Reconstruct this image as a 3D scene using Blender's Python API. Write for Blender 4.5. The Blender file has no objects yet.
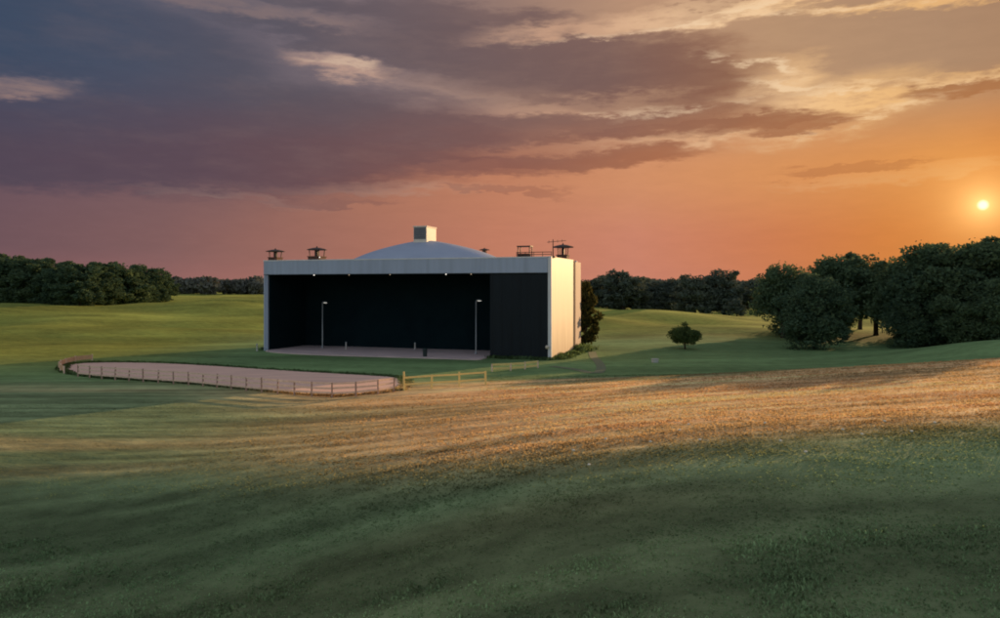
import bpy, bmesh, math, random
import numpy as np
from mathutils import Vector, Matrix

random.seed(7)
RNG = np.random.default_rng(11)
SC = bpy.context.scene
COL = SC.collection
R = math.radians

# ------------------------------------------------------------------ view constants (photo is 1000 wide)
F, HOR, CAMZ = 760.0, 288.0, 8.3
SUN_AZ, SUN_EL = R(41.0), R(9.5)


def lin(r, g, b):
    def f(c):
        c /= 255.0
        return c / 12.92 if c <= 0.04045 else ((c + 0.055) / 1.055) ** 2.4
    return (f(r), f(g), f(b), 1.0)


def azel(px, py):
    """direction (degrees) of a photo pixel: azimuth from +Y towards +X, elevation"""
    return (math.degrees(math.atan((px - 500) / F)),
            math.degrees(math.atan((HOR - py) / math.hypot(F, px - 500))))


# ------------------------------------------------------------------ value noise
_T = RNG.random((256, 256))


def vnoise(x, y):
    xi = np.floor(x).astype(int); yi = np.floor(y).astype(int)
    fx = x - xi; fy = y - yi
    fx = fx * fx * (3 - 2 * fx); fy = fy * fy * (3 - 2 * fy)
    a = _T[xi % 256, yi % 256]; b = _T[(xi + 1) % 256, yi % 256]
    c = _T[xi % 256, (yi + 1) % 256]; d = _T[(xi + 1) % 256, (yi + 1) % 256]
    return (a * (1 - fx) + b * fx) * (1 - fy) + (c * (1 - fx) + d * fx) * fy


def fbm(x, y, o=3):
    s = 0; a = .5; t = 0
    for i in range(o):
        s = s + a * vnoise(x * 2 ** i + 17.3 * i, y * 2 ** i + 5.1 * i); t += a; a *= .5
    return s / t


def sst(a, b, x):
    t = np.clip((x - a) / (b - a), 0, 1)
    return t * t * (3 - 2 * t)


# ------------------------------------------------------------------ terrain
def softplus(x, w):
    return w * np.logaddexp(0, x / w)


def knee(X):
    return 24 + 11 * sst(4, -24, X)


def height(X, Y):
    X = np.asarray(X, float); Y = np.asarray(Y, float)
    SL = .004 + .064 * sst(-18, 10, X)
    zc = np.minimum(softplus(.35 + .062 * X, .35), 3.4)
    Ye = np.maximum(Y, 3)
    near = zc + SL * (60 - Ye) - (.29 - .06 * sst(0, -20, X)) * softplus(knee(X) - Ye, 1.6)
    fall = 1 - sst(58, 76, Y)
    h = np.where(Y < 60, near * (1 - sst(56, 60, Y)) + (zc + SL * (60 - Ye)) * sst(56, 60, Y), 0)
    h = np.where(Y < 58, near, (zc + SL * np.maximum(60 - Ye, 0)) * fall)
    # fields beyond
    h = h + 3.2 * sst(115, 225, Y) * sst(-24, -62, X) * (1 - .22 * np.exp(-((X + 110) / 26) ** 2))
    h = h + 3.0 * sst(125, 205, Y) * np.exp(-((X - 22) / 26) ** 2)
    h = h + 2.6 * np.exp(-((X - 58) / 13) ** 2 - ((Y - 82) / 13) ** 2)
    h = h + 1.2 * sst(200, 420, Y)
    flat = np.exp(-((X + 18) / 34) ** 4 - ((Y - 88) / 30) ** 4)
    u = (fbm(X / 23 + 40, Y / 17 + 9) - .5) * 1.1 * sst(20, 80, np.hypot(X, Y - 40)) \
        + (fbm(X / 16 + 3, Y / 2.4 + 3, 3) - .5) * .09 \
        + (fbm(X / 44 + 8, Y / 26 + 51, 2) - .5) * 5.0 * sst(105, 150, Y) * (1 - sst(330, 500, Y))
    h = h + u * (1 - flat)
    return h


def hz(x, y):
    return float(height(np.array([x]), np.array([y]))[0])


def ground_at(px, py):
    """world point where the ray through a photo pixel meets the terrain"""
    dx, dz = (px - 500) / F, (HOR - py) / F
    y = 12.0
    while y < 900:
        if CAMZ + dz * y < hz(dx * y, y):
            break
        y += .25
    return Vector((dx * y, y, hz(dx * y, y)))


def lit_straw_mask(X, Y):  # dry grass tone, with the sunlit band and its fade painted into it
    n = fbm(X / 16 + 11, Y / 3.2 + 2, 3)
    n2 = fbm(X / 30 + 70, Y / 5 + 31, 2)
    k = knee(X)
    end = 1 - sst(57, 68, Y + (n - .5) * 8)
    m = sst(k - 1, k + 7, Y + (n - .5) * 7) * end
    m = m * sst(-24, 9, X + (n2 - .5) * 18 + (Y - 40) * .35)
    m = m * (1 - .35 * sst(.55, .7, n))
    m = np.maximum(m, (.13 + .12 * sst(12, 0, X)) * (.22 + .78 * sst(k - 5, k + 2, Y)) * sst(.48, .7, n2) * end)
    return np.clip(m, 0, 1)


# ------------------------------------------------------------------ object helpers
def tag(o, label=None, cat=None, group=None, kind=None):
    if label: o['label'] = label
    if cat: o['category'] = cat
    if group: o['group'] = group
    if kind: o['kind'] = kind
    return o


def thing(name, label, cat, loc=(0, 0, 0), rz=0, group=None):
    o = bpy.data.objects.new(name, None)
    COL.objects.link(o)
    o.location = loc
    o.rotation_euler = (0, 0, rz)
    o.empty_display_size = .5
    return tag(o, label, cat, group)


def obj(name, bm, mat, parent=None, smooth=False, loc=None):
    me = bpy.data.meshes.new(name)
    if isinstance(bm, bmesh.types.BMesh):
        bmesh.ops.recalc_face_normals(bm, faces=bm.faces)
        bm.to_mesh(me); bm.free()
    else:
        v, f = bm
        me.from_pydata([tuple(p) for p in v], [], f)
    if smooth:
        me.polygons.foreach_set('use_smooth', [True] * len(me.polygons))
    me.materials.append(mat)
    o = bpy.data.objects.new(name, me)
    COL.objects.link(o)
    if parent: o.parent = parent
    if loc: o.location = loc
    return o


def dup(root, loc, rz=0, scale=None, label=None, group=None):
    r = root.copy(); COL.objects.link(r)
    r.location = loc; r.rotation_euler = (0, 0, rz)
    if scale: r.scale = scale
    if label: r['label'] = label
    if group: r['group'] = group
    for ch in list(root.children):
        c = ch.copy(); COL.objects.link(c); c.parent = r
        for g in list(ch.children):
            d = g.copy(); COL.objects.link(d); d.parent = c
    return r


def box(bm, x0, x1, y0, y1, z0, z1, bevel=0):
    r = bmesh.ops.create_cube(bm, size=1)
    vs = r['verts']
    bmesh.ops.scale(bm, vec=(x1 - x0, y1 - y0, z1 - z0), verts=vs)
    bmesh.ops.translate(bm, vec=((x0 + x1) / 2, (y0 + y1) / 2, (z0 + z1) / 2), verts=vs)
    if bevel:
        es = list({e for v in vs for e in v.link_edges})
        bmesh.ops.bevel(bm, geom=es, offset=bevel, segments=2, affect='EDGES', profile=.5)
    return vs


def tube(bm, pts, radii, seg=8, cap=True):
    pts = [Vector(p) for p in pts]
    rings = []
    for i, p in enumerate(pts):
        d = (pts[min(i + 1, len(pts) - 1)] - pts[max(i - 1, 0)]).normalized()
        a = Vector((0, 0, 1)) if abs(d.z) < .9 else Vector((1, 0, 0))
        u = d.cross(a).normalized(); w = d.cross(u)
        rings.append([bm.verts.new(p + (u * math.cos(2 * math.pi * k / seg) + w * math.sin(2 * math.pi * k / seg)) * radii[i])
                      for k in range(seg)])
    for a, b in zip(rings, rings[1:]):
        for k in range(seg):
            bm.faces.new((a[k], a[(k + 1) % seg], b[(k + 1) % seg], b[k]))
    if cap:
        bm.faces.new(rings[0]); bm.faces.new(list(reversed(rings[-1])))


def lathe(bm, prof, seg=32, sx=1, sy=1, c=(0, 0, 0)):
    rings = []
    for r, z in prof:
        if r < 1e-4:
            rings.append([bm.verts.new((c[0], c[1], c[2] + z))])
        else:
            rings.append([bm.verts.new((c[0] + r * sx * math.cos(2 * math.pi * k / seg),
                                        c[1] + r * sy * math.sin(2 * math.pi * k / seg), c[2] + z)) for k in range(seg)])
    for a, b in zip(rings, rings[1:]):
        for k in range(seg):
            q = [a[k % len(a)], a[(k + 1) % len(a)], b[(k + 1) % len(b)], b[k % len(b)]]
            q = list(dict.fromkeys(q))
            if len(q) > 2:
                try: bm.faces.new(q)
                except ValueError: pass


# ------------------------------------------------------------------ materials
def mat(name):
    m = bpy.data.materials.new(name)
    m.use_nodes = True
    nt = m.node_tree
    return m, nt, nt.nodes, nt.links, nt.nodes['Principled BSDF']


def surface(name, col, col2=None, rough=.6, scale=3.0, stretch=(1, 1, 1), bump=0.0, metal=0, spec=.3, streak=0):
    """painted / natural surface: two tones broken up by noise, optional bump"""
    m, nt, N, L, P = mat(name)
    col2 = col2 or tuple(c * .75 for c in col[:3]) + (1,)
    tc = N.new('ShaderNodeTexCoord'); mp = N.new('ShaderNodeMapping')
    mp.inputs['Scale'].default_value = stretch
    L.new(tc.outputs['Object'], mp.inputs['Vector'])
    n = N.new('ShaderNodeTexNoise'); n.inputs['Scale'].default_value = scale
    n.inputs['Detail'].default_value = 6; n.inputs['Roughness'].default_value = .6
    L.new(mp.outputs['Vector'], n.inputs['Vector'])
    mx = N.new('ShaderNodeMix'); mx.data_type = 'RGBA'
    rp = N.new('ShaderNodeMapRange'); rp.inputs[1].default_value = .3; rp.inputs[2].default_value = .7
    L.new(n.outputs['Fac'], rp.inputs[0]); L.new(rp.outputs[0], mx.inputs[0])
    mx.inputs[6].default_value = col; mx.inputs[7].default_value = col2
    L.new(mx.outputs[2], P.inputs['Base Color'])
    P.inputs['Roughness'].default_value = rough
    P.inputs['Metallic'].default_value = metal
    P.inputs['Specular IOR Level'].default_value = spec
    if bump:
        b = N.new('ShaderNodeBump'); b.inputs['Strength'].default_value = bump; b.inputs['Distance'].default_value = .05
        L.new(n.outputs['Fac'], b.inputs['Height']); L.new(b.outputs[0], P.inputs['Normal'])
    return m


def emitter(name, col, s):
    m, nt, N, L, P = mat(name)
    P.inputs['Emission Color'].default_value = col
    P.inputs['Emission Strength'].default_value = s
    return m


def cladding(name, col, axis, pitch, depth, rough=.45, stain=.2, low=None, groove=.75):
    """sheet cladding: ribs along Z at a pitch, rain streaks, dirt and painted warm light toward the foot"""
    m, nt, N, L, P = mat(name)
    tc = N.new('ShaderNodeTexCoord'); sp = N.new('ShaderNodeSeparateXYZ')
    L.new(tc.outputs['Object'], sp.inputs[0])
    ml = N.new('ShaderNodeMath'); ml.operation = 'MULTIPLY'; ml.inputs[1].default_value = 1 / pitch
    L.new(sp.outputs[axis], ml.inputs[0])
    pp = N.new('ShaderNodeMath'); pp.operation = 'PINGPONG'; pp.inputs[1].default_value = .5
    L.new(ml.outputs[0], pp.inputs[0])
    mr = N.new('ShaderNodeMapRange'); mr.interpolation_type = 'SMOOTHSTEP'
    mr.inputs[1].default_value = .0; mr.inputs[2].default_value = .1
    L.new(pp.outputs[0], mr.inputs[0])
    b = N.new('ShaderNodeBump'); b.inputs['Strength'].default_value = .7; b.inputs['Distance'].default_value = depth
    L.new(mr.outputs[0], b.inputs['Height']); L.new(b.outputs[0], P.inputs['Normal'])
    mp = N.new('ShaderNodeMapping'); mp.inputs['Scale'].default_value = (1.6, 1.6, .12)
    L.new(tc.outputs['Object'], mp.inputs['Vector'])
    n = N.new('ShaderNodeTexNoise'); n.inputs['Scale'].default_value = 1.2; n.inputs['Detail'].default_value = 7
    L.new(mp.outputs[0], n.inputs['Vector'])
    m1 = N.new('ShaderNodeMapRange'); m1.inputs[1].default_value = .35; m1.inputs[2].default_value = .8
    m1.inputs[3].default_value = 1; m1.inputs[4].default_value = 1 - stain
    L.new(n.outputs['Fac'], m1.inputs[0])
    m2 = N.new('ShaderNodeMapRange'); m2.inputs[1].default_value = 0; m2.inputs[2].default_value = 1
    m2.inputs[3].default_value = groove; m2.inputs[4].default_value = 1
    L.new(mr.outputs[0], m2.inputs[0])
    k = N.new('ShaderNodeMath'); k.operation = 'MULTIPLY'
    L.new(m1.outputs[0], k.inputs[0]); L.new(m2.outputs[0], k.inputs[1])
    c = N.new('ShaderNodeMix'); c.data_type = 'RGBA'; c.blend_type = 'MULTIPLY'; c.inputs[0].default_value = 1
    c.inputs[6].default_value = col
    L.new(k.outputs[0], c.inputs[7])
    out = c.outputs[2]
    if low:  # splashed dirt, strengthened to paint the warm light gradient low on the wall
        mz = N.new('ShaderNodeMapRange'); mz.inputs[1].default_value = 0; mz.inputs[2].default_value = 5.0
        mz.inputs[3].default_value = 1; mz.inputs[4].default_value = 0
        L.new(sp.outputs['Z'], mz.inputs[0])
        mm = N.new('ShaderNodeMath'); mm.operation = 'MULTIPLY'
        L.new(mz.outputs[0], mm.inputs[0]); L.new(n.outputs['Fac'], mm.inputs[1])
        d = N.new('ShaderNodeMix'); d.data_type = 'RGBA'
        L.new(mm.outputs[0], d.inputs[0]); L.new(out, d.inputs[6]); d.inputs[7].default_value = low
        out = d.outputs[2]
    L.new(out, P.inputs['Base Color'])
    P.inputs['Roughness'].default_value = rough
    P.inputs['Specular IOR Level'].default_value = .3
    return m


def leaf_mat(name, dark, light, trans=.3):
    m, nt, N, L, P = mat(name)
    N.remove(P)
    g = N.new('ShaderNodeNewGeometry'); oi = N.new('ShaderNodeObjectInfo')
    tc = N.new('ShaderNodeTexCoord')
    n = N.new('ShaderNodeTexNoise'); n.inputs['Scale'].default_value = .55; n.inputs['Detail'].default_value = 3
    L.new(tc.outputs['Object'], n.inputs['Vector'])
    a = N.new('ShaderNodeMath'); a.operation = 'MULTIPLY_ADD'; a.inputs[1].default_value = .45
    L.new(g.outputs['Random Per Island'], a.inputs[0]); L.new(n.outputs['Fac'], a.inputs[2])
    b = N.new('ShaderNodeMath'); b.operation = 'MULTIPLY_ADD'; b.inputs[1].default_value = .35
    L.new(oi.outputs['Random'], b.inputs[0]); L.new(a.outputs[0], b.inputs[2])
    mr = N.new('ShaderNodeMapRange'); mr.inputs[1].default_value = .4; mr.inputs[2].default_value = 1.25
    L.new(b.outputs[0], mr.inputs[0])
    mx = N.new('ShaderNodeMix'); mx.data_type = 'RGBA'
    L.new(mr.outputs[0], mx.inputs[0]); mx.inputs[6].default_value = dark; mx.inputs[7].default_value = light
    d = N.new('ShaderNodeBsdfDiffuse'); t = N.new('ShaderNodeBsdfTranslucent'); s = N.new('ShaderNodeMixShader')
    s.inputs[0].default_value = trans
    L.new(mx.outputs[2], d.inputs[0]); L.new(mx.outputs[2], t.inputs[0])
    L.new(d.outputs[0], s.inputs[1]); L.new(t.outputs[0], s.inputs[2])
    L.new(s.outputs[0], N['Material Output'].inputs['Surface'])
    return m


M = {}
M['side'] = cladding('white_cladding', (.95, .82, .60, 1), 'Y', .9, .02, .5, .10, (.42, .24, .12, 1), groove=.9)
M['pilaster'] = surface('warm_render', (.62, .47, .38, 1), (.5, .38, .31, 1), .7, 1.2, (1, 1, .2))
M['trim'] = surface('white_trim', (.8, .8, .78, 1), (.66, .66, .66, 1), .5, 1.5, (1, 1, .2))
M['fascia'] = cladding('fascia_sheet', (.41, .48, .60, 1), 'X', 3.1, .008, .45, .16, groove=.93)
M['roof'] = surface('roof_membrane', (.44, .50, .61, 1), (.37, .43, .53, 1), .55, .35, (1, 1, 1))
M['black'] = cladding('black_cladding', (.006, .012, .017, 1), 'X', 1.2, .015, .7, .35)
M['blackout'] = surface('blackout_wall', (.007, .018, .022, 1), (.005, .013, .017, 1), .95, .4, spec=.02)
M['concrete'] = surface('concrete', (.74, .56, .51, 1), (.48, .38, .36, 1), .85, .5, (.5, 1.6, 1), .2)
M['sand'] = surface('arena_sand', (.95, .62, .45, 1), (.74, .47, .36, 1), .95, .5, (.45, 2.0, 1), .35)
M['wood'] = surface('weathered_wood', (.16, .095, .06, 1), (.09, .055, .04, 1), .85, 4)
M['postwood'] = surface('post_wood', (.52, .34, .26, 1), (.36, .23, .18, 1), .85, 4)
M['pale_wood'] = surface('pale_wood', (.95, .68, .50, 1), (.75, .52, .39, 1), .8, 4)
M['yellow_wood'] = surface('yellow_wood', (.95, .74, .28, 1), (.85, .62, .22, 1), .7, 4)
M['metal'] = surface('dark_roof_metal', (.05, .045, .045, 1), (.09, .06, .045, 1), .6, 5)
M['rust'] = surface('rusty_metal', (.16, .08, .05, 1), (.09, .05, .04, 1), .8, 3)
M['boxdark'] = surface('vent_housing', (.82, .74, .62, 1), (.72, .65, .54, 1), .6, 1.2)
M['shade_slats'] = surface('shade_grey', (.17, .18, .19, 1), (.13, .14, .15, 1), .6, 2)
M['pole'] = surface('galvanised', (.42, .45, .46, 1), (.32, .35, .36, 1), .4, 6, metal=.3)
M['bin'] = surface('bin_plastic', (.03, .05, .045, 1), (.02, .03, .03, 1), .5, 5)
M['pale'] = surface('pale_paint', (.6, .58, .52, 1), (.45, .43, .4, 1), .6, 5)
M['lamp'] = emitter('lamp_glow', (1, .93, .82, 1), 1.3)
M['lampw'] = emitter('lamp_glow_warm', (1, .75, .5, 1), .6)
M['bark'] = surface('bark', (.07, .05, .035, 1), (.035, .027, .02, 1), .95, 5, (1, 1, .25), .6)
M['path'] = surface('gravel_path', (.19, .21, .12, 1), (.14, .18, .10, 1), .95, 3, bump=.3)
M['flower'] = surface('white_petals', (.85, .8, .7, 1), (.75, .68, .5, 1), .7, 20)
M['stem'] = surface('dry_stem', (.3, .25, .1, 1), (.2, .2, .08, 1), .8, 10)
M['leaf'] = leaf_mat('grove_leaf', (.065, .115, .075, 1), (.14, .20, .10, 1), .35)
M['leafwood'] = leaf_mat('wood_leaf', (.05, .095, .065, 1), (.12, .17, .08, 1), .25)
M['leaffar'] = leaf_mat('far_leaf', (.09, .125, .105, 1), (.15, .175, .12, 1), .2)  # distance haze painted into the paler leaf tones, here and in hazy_leaf
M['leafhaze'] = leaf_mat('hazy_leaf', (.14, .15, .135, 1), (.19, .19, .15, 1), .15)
M['leaflone'] = leaf_mat('round_tree_leaf', (.05, .09, .04, 1), (.13, .18, .06, 1), .35)
M['leafwarm'] = leaf_mat('lone_leaf', (.05, .06, .02, 1), (.16, .13, .04, 1), .4)


def ground_mat():
    m, nt, N, L, P = mat('meadow')
    tc = N.new('ShaderNodeTexCoord')
    at = N.new('ShaderNodeAttribute'); at.attribute_name = 'tone'

    def noise(scale, stretch, detail=6):
        mp = N.new('ShaderNodeMapping'); mp.inputs['Scale'].default_value = stretch
        L.new(tc.outputs['Object'], mp.inputs['Vector'])
        n = N.new('ShaderNodeTexNoise'); n.inputs['Scale'].default_value = scale; n.inputs['Detail'].default_value = detail
        n.inputs['Roughness'].default_value = .65
        L.new(mp.outputs[0], n.inputs['Vector'])
        return n.outputs['Fac']
    a = noise(.12, (.35, 1.6, 1)); b = noise(1.3, (.5, 1, 1)); c = noise(.05, (.6, 1, 1), 3)
    s1 = N.new('ShaderNodeMath'); s1.operation = 'ADD'; L.new(a, s1.inputs[0]); L.new(b, s1.inputs[1])
    s2 = N.new('ShaderNodeMath'); s2.operation = 'ADD'; L.new(s1.outputs[0], s2.inputs[0]); L.new(c, s2.inputs[1])
    mr = N.new('ShaderNodeMapRange'); mr.inputs[1].default_value = 1.1; mr.inputs[2].default_value = 1.9
    mr.inputs[3].default_value = .5; mr.inputs[4].default_value = 1.42
    L.new(s2.outputs[0], mr.inputs[0])
    mx = N.new('ShaderNodeMix'); mx.data_type = 'RGBA'; mx.blend_type = 'MULTIPLY'; mx.inputs[0].default_value = 1
    L.new(at.outputs['Color'], mx.inputs[6]); L.new(mr.outputs[0], mx.inputs[7])
    L.new(mx.outputs[2], P.inputs['Base Color'])
    P.inputs['Roughness'].default_value = 1; P.inputs['Specular IOR Level'].default_value = .05
    bp = N.new('ShaderNodeBump'); bp.inputs['Strength'].default_value = .6; bp.inputs['Distance'].default_value = .25
    L.new(s1.outputs[0], bp.inputs['Height']); L.new(bp.outputs[0], P.inputs['Normal'])
    return m


def blade_mat():
    m, nt, N, L, P = mat('grass_blade')
    N.remove(P)
    at = N.new('ShaderNodeAttribute'); at.attribute_name = 'tone'
    d = N.new('ShaderNodeBsdfDiffuse'); t = N.new('ShaderNodeBsdfTranslucent'); s = N.new('ShaderNodeMixShader')
    s.inputs[0].default_value = .36
    g = N.new('ShaderNodeNewGeometry')              # soft sward: blades shade like the turf they belong to
    sc_ = N.new('ShaderNodeVectorMath'); sc_.operation = 'MULTIPLY_ADD'
    L.new(g.outputs['Normal'], sc_.inputs[0]); sc_.inputs[1].default_value = (.28, .28, .28); sc_.inputs[2].default_value = (0, 0, 1)
    nn = N.new('ShaderNodeVectorMath'); nn.operation = 'NORMALIZE'; L.new(sc_.outputs[0], nn.inputs[0])
    L.new(nn.outputs[0], d.inputs['Normal'])
    L.new(at.outputs['Color'], d.inputs[0]); L.new(at.outputs['Color'], t.inputs[0])
    L.new(d.outputs[0], s.inputs[1]); L.new(t.outputs[0], s.inputs[2])
    L.new(s.outputs[0], N['Material Output'].inputs['Surface'])
    return m


M['meadow'] = ground_mat()
M['blade'] = blade_mat()

# ------------------------------------------------------------------ ground sheet
GREEN = np.array([.232, .305, .142]); OLIVE = np.array([.315, .355, .075]); LIT_STRAW = np.array([.97, .58, .27]); HOLLOW = np.array([.185, .29, .115])


def ground_tone(X, Y):
    m = lit_straw_mask(X, Y)[:, None]
    far = sst(95, 150, Y)[:, None]
    mid = (sst(62, 72, Y) * (1 - sst(110, 135, Y)))[:, None]
    c = GREEN * (1 - far) + OLIVE * far
    c = c * (1 - mid) + HOLLOW * mid
    lf = (sst(-30, -55, X) * sst(62, 100, Y))[:, None]
    c = c * (1 - lf) + OLIVE * .9 * lf
    v = .75 + .5 * fbm(X / 19 + 5, Y / 6 + 8, 3)
    v = v * (1 + (.9 * fbm(X / 26 + 90, Y / 17 + 14, 3) - .45) * sst(75, 120, Y))
    st = fbm(X / 14 + 61, Y / .8 + 20, 3)                 # mown swathes and tufts, drawn out across the slope
    v = v * (1 + (.46 * sst(.34, .64, st) - .26) * (1 - sst(60, 80, Y)))
    v = v[:, None]
    return np.minimum((c * (1 - m) + LIT_STRAW * m) * v * (1 + .12 * m), .97)


def axis(lo, d0, d1, hi, step):
    a = list(np.arange(d0, d1, step)); s = step; x = a[-1]
    while x < hi: s *= 1.09; x += s; a.append(x)
    s = step; x = a[0]; pre = []
    while x > lo: s *= 1.12; x -= s; pre.append(x)
    return np.array(pre[::-1] + a)


xs = axis(-4000, -75, 85, 4000, .8); ys = axis(-400, 2, 125, 5000, .55)
GX, GY = np.meshgrid(xs, ys)
GZ = height(GX.ravel(), GY.ravel())
V = np.stack([GX.ravel(), GY.ravel(), GZ], 1)
nx, ny = len(xs), len(ys)
i, j = np.meshgrid(np.arange(nx - 1), np.arange(ny - 1))
q = (j * nx + i).ravel()
FQ = np.stack([q, q + 1, q + nx + 1, q + nx], 1)


def fast_mesh(name, V, Fc, k, mat_, tone=None, smooth=False):
    me = bpy.data.meshes.new(name)
    me.vertices.add(len(V)); me.vertices.foreach_set('co', V.astype(np.float32).ravel())
    me.loops.add(Fc.size); me.loops.foreach_set('vertex_index', Fc.astype(np.int32).ravel())
    me.polygons.add(len(Fc)); me.polygons.foreach_set('loop_start', (np.arange(len(Fc)) * k).astype(np.int32))
    me.polygons.foreach_set('loop_total', np.full(len(Fc), k, np.int32))
    if smooth: me.polygons.foreach_set('use_smooth', np.ones(len(Fc), bool))
    me.update(calc_edges=True)
    if tone is not None:
        at = me.color_attributes.new('tone', 'FLOAT_COLOR', 'POINT')
        at.data.foreach_set('color', np.concatenate([tone, np.ones((len(tone), 1))], 1).astype(np.float32).ravel())
    me.materials.append(mat_)
    o = bpy.data.objects.new(name, me); COL.objects.link(o)
    return o


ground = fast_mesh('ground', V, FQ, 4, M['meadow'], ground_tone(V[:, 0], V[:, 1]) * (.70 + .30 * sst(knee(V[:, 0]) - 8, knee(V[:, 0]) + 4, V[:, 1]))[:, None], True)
tag(ground, 'rolling meadow of green and straw coloured grass around the stage building', 'ground', kind='structure')

# ------------------------------------------------------------------ grass (stuff)
def blades(X, Y, h, tone, nb, tight=1.0):
    """nb bent blades per tuft: one tapering three-face strip each"""
    n = len(X)
    base = np.repeat(np.stack([X, Y, height(X, Y) - .02], 1), nb, 0)
    yy = np.repeat(Y, nb)
    spread = (.05 + .0035 * yy) * tight
    ang = RNG.random(n * nb) * 2 * math.pi
    rad = np.sqrt(RNG.random(n * nb)) * spread * 1.6
    base[:, 0] += np.cos(ang) * rad * 1.8; base[:, 1] += np.sin(ang) * rad
    w = (.006 + .0011 * np.minimum(yy, 75)) * (.7 + .6 * RNG.random(n * nb))
    fa = RNG.random(n * nb) * 2 * math.pi
    la = RNG.random(n * nb) * 2 * math.pi; lr = h * (.25 + .5 * RNG.random(n * nb))
    wx, wy = np.cos(fa) * w, np.sin(fa) * w
    a = base.copy(); a[:, 0] -= wx; a[:, 1] -= wy
    b = base.copy(); b[:, 0] += wx; b[:, 1] += wy
    c = base.copy(); c[:, 0] += np.cos(la) * lr * .35 + wx * .7; c[:, 1] += np.sin(la) * lr * .35 + wy * .7; c[:, 2] += h * .65
    d = base.copy(); d[:, 0] += np.cos(la) * lr * .35 - wx * .7; d[:, 1] += np.sin(la) * lr * .35 - wy * .7; d[:, 2] += h * .65
    e = base.copy(); e[:, 0] += np.cos(la) * lr; e[:, 1] += np.sin(la) * lr; e[:, 2] += h
    V = np.stack([a, b, c, d, e], 1).reshape(-1, 3)
    k = np.arange(n * nb)[:, None] * 5
    T = np.concatenate([k + [0, 1, 2], k + [0, 2, 3], k + [3, 2, 4]], 0)
    return V, T, np.repeat(tone, nb * 5, 0)


def build_grass():
    n = 115000
    y0, y1 = 13.0, 71.0
    Y = y0 * (y1 / y0) ** RNG.random(n)          # density ~ 1/Y^2
    X = (RNG.random(n) * 2 - 1) * .80 * Y
    cl = fbm(X / 2.2 + 31, Y / .9 + 12, 2)        # clumping in mown swathes
    keep = RNG.random(n) < .35 + .9 * cl
    X, Y, cl = X[keep], Y[keep], cl[keep]
    ok = ~((Y > 54 + 3 * RNG.random(len(Y))) & (X < -1))                    # the arena and its rails stay clear
    X, Y, cl = X[ok], Y[ok], cl[ok]
    n = len(X)
    nb = 6
    m = lit_straw_mask(X, Y)
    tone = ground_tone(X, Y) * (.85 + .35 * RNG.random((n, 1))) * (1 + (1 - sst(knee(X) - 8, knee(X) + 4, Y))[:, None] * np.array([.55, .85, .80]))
    hh = (.03 + .07 * RNG.random(n * nb) ** 1.5) * (1 - .62 * np.repeat(sst(24, 36, Y), nb)) * (1 - .68 * np.repeat(np.exp(-((Y - knee(X) + 3) / 7) ** 2), nb))
    hh = hh * np.repeat(.5 + 1.0 * cl, nb) * (1 + .35 * np.repeat(m, nb))
    tall = np.repeat((RNG.random(n) < .16 + .35 * sst(.55, .75, cl)) & (Y < knee(X) - 5), nb)
    hh = hh * (1 + 1.1 * tall)
    V, T, t = blades(X, Y, hh, tone, nb)
    o = fast_mesh('grass', V, T, 3, M['blade'], t)
    tag(o, 'short mown grass covering the slope in front of the arena', 'grass', kind='stuff')


build_grass()

# ------------------------------------------------------------------ trees
def crown_mesh(name, seed, H, rx, z0, clumps, leaves, size, flat=1.0, cone=0.0):
    """leaf clumps spread through an uneven volume from z0 up to H"""
    g = np.random.default_rng(seed)
    cz = (z0 + H) / 2; rz = (H - z0) / 2
    pts = []
    C = []
    while len(C) < clumps:
        p = g.normal(size=3); p /= np.linalg.norm(p)
        p *= g.random() ** .4
        s = 1 - cone * max(p[2], 0)
        p *= .82 + .45 * float(vnoise(np.array([p[0] * 1.6 + seed * 7.3 + 50]), np.array([p[1] * 1.6 + p[2] * 2.1 + 50]))[0])
        C.append((p[0] * rx * s * .80, p[1] * rx * s * .80, cz + p[2] * rz * .82))
    C = np.array(C)
    per = leaves // clumps
    for c in C:
        r = rx * (.13 + .24 * g.random())
        d = g.normal(size=(per, 3)); d /= np.linalg.norm(d, axis=1)[:, None]
        rr = r * np.where(g.random((per, 1)) < .8, .5 + .55 * g.random((per, 1)), .8 + .55 * g.random((per, 1)))
        pts.append(c + d * rr * np.array([1, 1, .75 * flat]))
    Pn = np.concatenate(pts)
    n = len(Pn)
    u = g.normal(size=(n, 3)); u /= np.linalg.norm(u, axis=1)[:, None]
    w = np.cross(u, g.normal(size=(n, 3))); w /= np.linalg.norm(w, axis=1)[:, None]
    s = size * (.6 + .8 * g.random((n, 1)))
    V = np.stack([Pn - u * s, Pn + w * s * .55 + u * s * .1, Pn + u * s, Pn - w * s * .55 + u * s * .1], 1).reshape(-1, 3)
    Fc = (np.arange(n)[:, None] * 4 + np.arange(4))
    return V, Fc, C


TOPS = {}


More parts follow.
